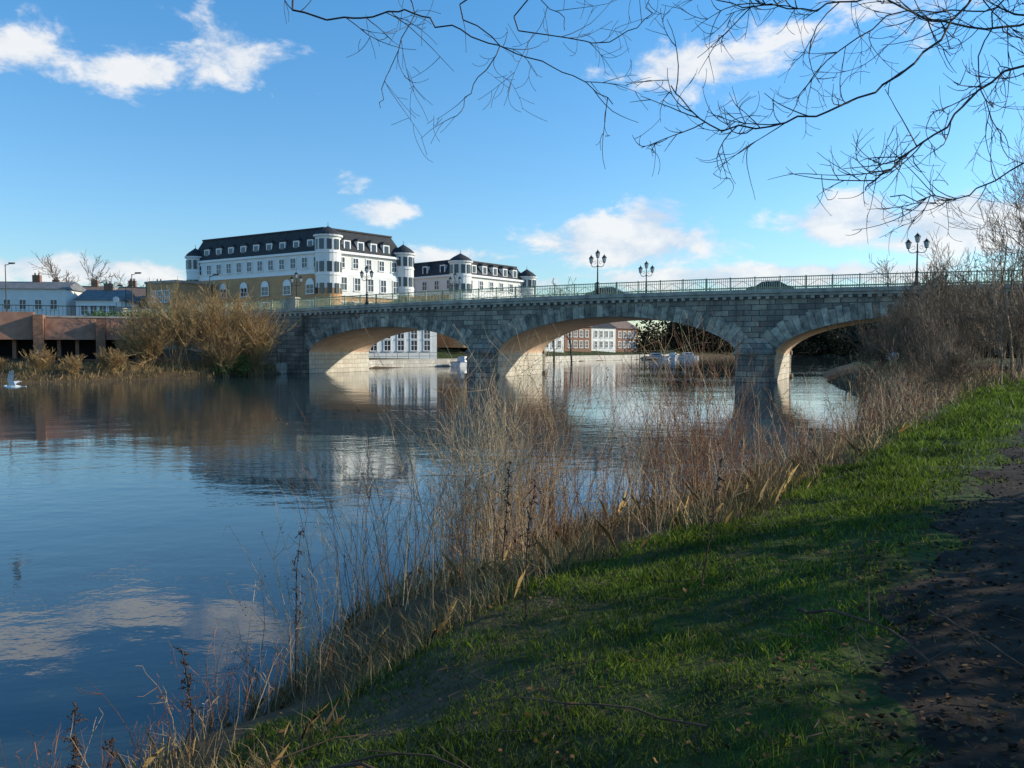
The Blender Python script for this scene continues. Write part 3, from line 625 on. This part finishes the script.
for k in range(17):
    t=k/16; x=6.4+t*3.3; y=-5+t*14.0; bl.append((x+rng.normal()*.15,y,1.2+1.2,1.1,1.0,rng.uniform(1.8,2.3)))
leafblob(bl,24000,.11,'unseen_shade_hedge',m_hedge)  # added out of view, sized to throw dense shade over the foreground
tree('bare_tree',13.5,4,11,m_bark,4,2,.2)
# ---- brush on bank
def sample(n,x0,x1,y0,y1,pw=1.0):
    u=rng.uniform(size=n); y=y0*(y1/y0)**(u**pw); x=rng.uniform(x0,x1,size=n); return x,y
StP=Segs(); StD=Segs(); Sd=[]
def stems(N,yl,yh,smin,smaxf,hf,seedp=.5,pale=.45,lean=.22):
    cnt=0
    while cnt<N:
        m=4000; y=yl*(yh/yl)**rng.uniform(size=m); ex=np.interp(y,[p[1] for p in Rb[3:18]],[p[0] for p in Rb[3:18]])
        x=ex+rng.uniform(-1,9,size=m)
        s,r=bank(x,y); ok=(s>smin)&(s<smaxf(y))&r&(rng.uniform(size=m)<(.15+.85*(np.sin(x*1.7+y*.9)*np.sin(y*.9-x*.8)>-.05)))
        x,y=x[ok],y[ok]; z=height(x,y)
        for X,Y,Zz,s_1 in zip(x,y,z,s[ok]):
            cnt+=1
            if cnt>N: break
            pl=rng.uniform()<pale*(1.6 if math.sin(X*2.3+Y)>0 else .6); S=StP if pl else StD
            h=hf(Y,s_1)*rng.uniform(.35,1.15); sc=max(1,Y/10); d=nrm(np.array([rng.normal()*lean,rng.normal()*lean,1])); b_=rv()*.07; p=np.array([X,Y,Zz-.03]); r=.0042*sc*rng.uniform(.6,1.2)
            for k in range(5):
                q=p+d*h/5; S.add(p,q,r*(1-.14*k),r*(1-.14*(k+1))); d=nrm(d+b_+rv()*.06)
                if k>=1:
                    for _ in range(rng.integers(0,3)):
                        c=nrm(d+rv()*.45); e=q+c*h*rng.uniform(.06,.2); S.add(q,e,r*.55,r*.35)
                        if rng.uniform()<seedp*.4: Sd.append((e,.009*min(sc,2)))
                        e2=e+nrm(c+rv()*.4)*h*.08; S.add(e,e2,r*.4,r*.25)
                p=q
            if rng.uniform()<seedp:
                for _ in range(5): Sd.append((p+rv()*.015*min(sc,2)-d*rng.uniform(0,.14),.010*min(sc,2)))
sm=lambda y: np.interp(y,[3,5,6.5,8,12,20,30,38,60],[.3,.7,1.6,3.0,2.2,2.5,3.4,7,10])
hf=lambda Y,s: np.interp(Y,[4,7,9,14,18,30,60],[.6,1.35,1.5,1.4,1.15,1.2,2.0])*(1.0 if s<1.8 else .55)
stems(2500,6.4,58,-.1,sm,hf,.35,.38)
stems(480,9,12,.3,lambda y:2.0+0*y,lambda Y,s:2.15,.7,.3,.12)
stems(430,6.9,8.8,.0,lambda y:1.7+0*y,lambda Y,s:1.95,.3,.8,.16)
stems(200,3.2,6.5,-.3,lambda y:.9+0*y,lambda Y,s:.65,.2,.2)
StP.build('dry_riverbank_weeds',m_reed); StD.build('dead_willowherb',m_reedd)
C=np.array([a for a,_ in Sd]); sz=np.array([b_ for _,b_ in Sd])[:,None]; m=len(C)
A=rng.normal(size=(m,3)); A/=np.linalg.norm(A,axis=1)[:,None]; Bv=np.cross(A,rng.normal(size=(m,3))); Bv/=np.linalg.norm(Bv,axis=1)[:,None]
npmesh('weed_seed_heads',np.stack([C-A*sz,C+Bv*sz*.6,C+A*sz,C-Bv*sz*.6],1).reshape(-1,3),np.arange(4*m).reshape(-1,4),m_seed)
def dock(x,y,h):
    S=Segs(); p=np.array([x,y,H1(x,y)-.03]); d=nrm(np.array([rng.normal()*.05,rng.normal()*.05,1]))
    for k in range(9):
        q=p+d*h/9; S.add(p,q,.008*(1-.08*k),.008*(1-.08*(k+1))); d=nrm(d+rv()*.04)
        if k>2:
            for _ in range(5):
                e=p+(q-p)*rng.uniform()+nrm(rv()+d*1.2)*rng.uniform(.03,.12)*(1.3-.08*k); S.add(q,e,.003,.002)
                for _j in range(4): c=q+(e-q)*rng.uniform(.3,1); S.add(c,c+rv()*.010,.005,.003)
        p=q
    S.build('dock_plant',m_dock)
for x,y,h in ((-1.72,6.2,1.35),(.1,5.6,1.0),(1.42,5.9,1.0),(7.4,17,1.9),(-2.5,4.5,.75),(-2.2,4.2,.6),(-2.75,4.9,.55),(5.4,12.5,1.3),(-.1,7.2,1.1),(-2.9,4.3,.5),(-2.0,4.9,.7)): dock(x,y,h)
def blades(name,x,y,hh,w,mat,lean=.5):
    z=height(x,y); m=len(x); a=rng.uniform(0,2*math.pi,m); ca,sa=np.cos(a),np.sin(a)
    la=rng.uniform(0,2*math.pi,m); ll=hh*lean*rng.uniform(.1,1,m)
    base=np.stack([x,y,z-.01],1); side=np.stack([ca*w,sa*w,0*w],1); mid=base+np.stack([np.cos(la)*ll*.35,np.sin(la)*ll*.35,hh*.6],1); tip=base+np.stack([np.cos(la)*ll,np.sin(la)*ll,hh],1)
    V=np.stack([base-side,base+side,mid+side*.7,tip,mid-side*.7],1).reshape(-1,3)
    return npmesh(name,V,np.arange(5*m).reshape(-1,5),mat)
def field(n,y0,y1,x0f,x1f,sminf,smax=30,pathgap=1.1):
    u=rng.uniform(size=n); y=y0*(y1/y0)**u; x=x0f+rng.uniform(size=n)*(x1f-x0f)*np.maximum(1,y/y0*.35) 
    s,r=bank(x,y); pd=pathd(x,y); ok=(s>sminf(y)+.4*np.sin(x*3+y*2)*.5)&(s<smax)&r&(pd>pathgap+.2*np.sin(y*3+x)+.15*np.sin(y*7.3))&(x<.75*y+2)
    return x[ok],y[ok],s[ok],pd[ok]
x,y,s,pd=field(480000,2.0,50,-3.5,6.0,lambda y:np.interp(y,[2,5,8,12,20,45],[.7,.9,2.6,2.0,2.4,3.6]))
cl=.6+.5*np.sin(x*2.3+1.3*y)*np.sin(y*2.9-x)+.35*np.sin(x*7)*np.sin(y*8)
pt_=np.sin(x*1.1+2*np.sin(y*.8))*np.sin(y*1.5+1.3*np.sin(x))+.5*np.sin(x*4.1+y)*np.sin(y*3.3-x*2)
keep=rng.uniform(size=len(x))<np.clip(.85+.5*pt_,.2,1)*np.clip((pd-.9)/1.2,.25,1)
x,y,cl=x[keep],y[keep],cl[keep]
hh=(.024+.045*np.clip(cl,0,1.3))*rng.uniform(.5,1.3,len(x))*np.clip(y/6,1,3); w=.0023*np.clip(y/3.0,1,9)*rng.uniform(.7,1.3,len(x))
blades('grass',x,y,hh,w,m_grass,1.0); print('grass',len(x))
x,y,s,pd=field(150000,2.6,50,-3.6,6,lambda y:-.05+0*y,4.2)
lim=np.interp(y,[2,5,8,12,20,45],[1.1,1.4,3.1,2.5,2.8,4.0]); ok=(s<lim)&(np.sin(x*2.2+y)*np.sin(y*1.9-x*.7)+rng.normal(size=len(x))*.3>-.2); x,y=x[ok],y[ok]
hh=rng.uniform(.10,.34,len(x))*np.clip(y/7,.7,1.3); w=.0020*np.clip(y/5,1,3.2); blades('straw_tussocks',x,y,hh,w,m_straw,1.1); print('straw',len(x))
# dry grass on the far left bank
u=rng.uniform(size=90000); x=rng.uniform(-62,-24,90000); y=50+u*38; s,r=bank(x,y); ok=(s>-.1)&(s<5)&(~r)&(np.sin(x*1.3+y)*np.sin(y*1.7-x)+rng.normal(size=len(x))*.4>-.3); x,y=x[ok],y[ok]
blades('dry_bank_grass',x,y,rng.uniform(.15,.75,len(x)),rng.uniform(.008,.02,len(x)),m_straw,.9)
x,y=sample(26000,-3,12,2,14); s,r=bank(x,y); pd=pathd(x,y); ok=(s>.6)&r&(rng.uniform(size=len(x))<np.where(pd<1.6,1,.16)); x,y=x[ok],y[ok]; z=height(x,y)+.035+rng.uniform(0,.02,len(x)); m=len(x)
a=rng.uniform(0,6.28,m); sz=rng.uniform(.010,.026,m); dx,dy=np.cos(a)*sz,np.sin(a)*sz; tz=rng.normal(size=m)*.010
V=np.stack([np.stack([x-dx,y-dy,z],1),np.stack([x+dy*.5,y-dx*.5,z+tz],1),np.stack([x+dx,y+dy,z+tz*.5],1),np.stack([x-dy*.5,y+dx*.5,z-tz*.3],1)],1).reshape(-1,3)
npmesh('fallen_leaves',V,np.arange(4*m).reshape(-1,4),m_leaf)
V=[];Fc=[]
oc=np.array([(1,0,0),(0,1,0),(-1,0,0),(0,-1,0),(0,0,1),(0,0,-1)],float); of=np.array([(0,1,4),(1,2,4),(2,3,4),(3,0,4),(1,0,5),(2,1,5),(3,2,5),(0,3,5)])
x,y=sample(11000,-1,12,2,16); ok=pathd(x,y)<1.15; x,y=x[ok],y[ok]; z=height(x,y)+.03
for i,(X,Y,Zz) in enumerate(zip(x,y,z)):
    s_1=rng.uniform(.006,.028); V.append(oc*np.array([s_1,s_1*rng.uniform(.6,1.2),s_1*.5])*rng.uniform(.8,1.2,(6,1))+np.array([X,Y,Zz])); Fc.append(of+6*i)
npmesh('path_stones',np.concatenate(V),np.concatenate(Fc),m_path)
Sx=Segs()
for pts,r in (([(-1.5,3.55),(-.9,3.5),(-.3,3.35),(.2,3.1)],.011),([(-1.1,3.7),(-.5,3.6),(.1,3.3)],.007),([(1.9,5.2),(2.05,4.5),(2.2,3.9)],.01),([(2.6,4.9),(2.5,4.3),(2.7,3.7)],.008),([(.9,3.6),(.3,3.9),(-.2,4.4)],.006),([(-1.9,3.4),(-1.2,3.9),(-.6,4.3)],.007)):
    q=[(a,b_,H1(a,b_)+.05+(.10 if 0<i<len(pts)-1 else 0)) for i,(a,b_) in enumerate(pts)]; q=jit(q,5,.012); Sx.poly(q,r,r*.4)
    for c in q[2::3]:
        e=c+nrm(rv()*np.array([1,1,.5])+np.array([0,0,.3]))*rng.uniform(.1,.3); Sx.add(c,e,r*.5,r*.2)
for _ in range(260):
    X,Y=rng.uniform(-.5,5.5),rng.uniform(2.5,9); z=H1(X,Y)+.05; a=rng.uniform(0,6.28); l=rng.uniform(.05,.25); Sx.add((X,Y,z),(X+l*math.cos(a),Y+l*math.sin(a),z+rng.uniform(0,.03)),.004,.002)
Sx.build('fallen_sticks',m_dock,n=5)
# ------------------------------------------------------------ sky, sun
SUN_AZ=math.radians(76); SUN_EL=math.radians(21)
w=bpy.data.worlds.new('World'); scene.world=w; w.use_nodes=True; nt=w.node_tree; N=nt.nodes; L=nt.links; N.clear()
out=N.new('ShaderNodeOutputWorld'); sky=N.new('ShaderNodeTexSky'); sky.sky_type='NISHITA'; sky.sun_disc=False; sky.sun_elevation=SUN_EL; sky.sun_rotation=SUN_AZ
sky.air_density=1.0; sky.dust_density=.3; sky.ozone_density=1.6
bg=N.new('ShaderNodeBackground'); bg.inputs[1].default_value=.122
tc=N.new('ShaderNodeTexCoord'); sp=N.new('ShaderNodeSeparateXYZ'); L.new(tc.outputs['Generated'],sp.inputs[0])
def mth(op,a,b=None,c=None):
    n=N.new('ShaderNodeMath'); n.operation=op
    for i,v in enumerate((a,b,c)):
        if v is None: continue
        if isinstance(v,(int,float)): n.inputs[i].default_value=v
        else: L.new(v,n.inputs[i])
    return n.outputs[0]
az=mth('ARCTAN2',sp.outputs[0],sp.outputs[1]); el=mth('ARCSINE',sp.outputs[2])
tint=N.new('ShaderNodeValToRGB'); tint.color_ramp.elements[0].color=(1.05,1.18,1.25,1); tint.color_ramp.elements[1].color=(.62,1.42,1.9,1)
e1=tint.color_ramp.elements.new(.35); e1.color=(.9,1.33,1.62,1)
tint.color_ramp.elements[0].position=.0; tint.color_ramp.elements[-1].position=1
L.new(mth('DIVIDE',el,.45),tint.inputs['Fac'])
tm=N.new('ShaderNodeMixRGB'); tm.blend_type='MULTIPLY'; tm.inputs[0].default_value=1; L.new(sky.outputs[0],tm.inputs[1]); L.new(tint.outputs[0],tm.inputs[2]); L.new(tm.outputs[0],bg.inputs[0])
cb=N.new('ShaderNodeCombineXYZ'); L.new(az,cb.inputs[0]); L.new(mth('MULTIPLY',el,1.8),cb.inputs[1])
nz=N.new('ShaderNodeTexNoise'); nz.inputs['Scale'].default_value=12; nz.inputs['Detail'].default_value=7; nz.inputs['Roughness'].default_value=.62; nz.inputs['Distortion'].default_value=.25; L.new(cb.outputs[0],nz.inputs['Vector'])
clouds=[(-.56,.30,.10,.03,.9),(-.43,.30,.08,.026,.85),(-.34,.33,.07,.036,.95),(-.165,.165,.05,.018,.9),(-.20,.20,.03,.02,.7),(.14,.13,.12,.034,1.25),(.18,.16,.05,.026,1.15),(.22,.325,.13,.032,.95),(.34,.345,.08,.025,.8),(.40,.145,.08,.032,1.25),(.51,.135,.12,.036,1.25),(.30,.084,.28,.016,1.1),(-.5,.085,.2,.02,1),(.45,.39,.12,.05,.95),(-.1,.11,.12,.014,.9),(-.05,.08,.3,.012,.9),(1.2,.3,.3,.1,.8),(-1.3,.35,.3,.1,.9)]
acc=None
for a,e,wa,we,st in clouds:
    dx=mth('DIVIDE',mth('SUBTRACT',az,a),wa); dy=mth('DIVIDE',mth('SUBTRACT',el,e),we)
    g_=mth('MULTIPLY',mth('EXPONENT',mth('MULTIPLY',mth('ADD',mth('MULTIPLY',dx,dx),mth('MULTIPLY',dy,dy)),-.8)),st)
    acc=g_ if acc is None else mth('MAXIMUM',acc,g_)
dens=mth('ADD',acc,mth('MULTIPLY',mth('SUBTRACT',nz.outputs['Fac'],.5),2.5))
mr=N.new('ShaderNodeMapRange'); mr.interpolation_type='SMOOTHSTEP'; mr.inputs['From Min'].default_value=.40; mr.inputs['From Max'].default_value=.95; L.new(dens,mr.inputs['Value'])
gate=mth('MINIMUM',mth('MULTIPLY',acc,5),1)
alpha=mth('MULTIPLY',mth('MULTIPLY',mr.outputs['Result'],gate),.9)
cr=N.new('ShaderNodeValToRGB'); cr.color_ramp.elements[0].color=(.66,.76,.90,1); cr.color_ramp.elements[1].color=(1,1,1,1); cr.color_ramp.elements[0].position=.40; cr.color_ramp.elements[1].position=.60; L.new(nz.outputs['Fac'],cr.inputs[0])
cl_=N.new('ShaderNodeBackground'); L.new(cr.outputs[0],cl_.inputs[0]); cl_.inputs[1].default_value=.95
ms=N.new('ShaderNodeMixShader'); L.new(alpha,ms.inputs[0]); L.new(bg.outputs[0],ms.inputs[1]); L.new(cl_.outputs[0],ms.inputs[2]); L.new(ms.outputs[0],out.inputs[0])
sl=bpy.data.lights.new('sun','SUN'); sl.energy=5.0; sl.angle=math.radians(.5); sl.color=(1,.90,.72)
so=link(bpy.data.objects.new('sun',sl)); d=Vector((math.sin(SUN_AZ)*math.cos(SUN_EL),math.cos(SUN_AZ)*math.cos(SUN_EL),math.sin(SUN_EL))); so.rotation_euler=d.to_track_quat('Z','Y').to_euler()
cam=bpy.data.cameras.new('camera'); cam.lens=28; cam.clip_end=8000; cam.clip_start=.05
co_=link(bpy.data.objects.new('camera',cam)); co_.location=(0,0,2.9); co_.rotation_euler=(math.radians(90-2.65),0,0); scene.camera=co_
scene.view_settings.view_transform='Standard'; scene.view_settings.look='None'; scene.view_settings.exposure=0
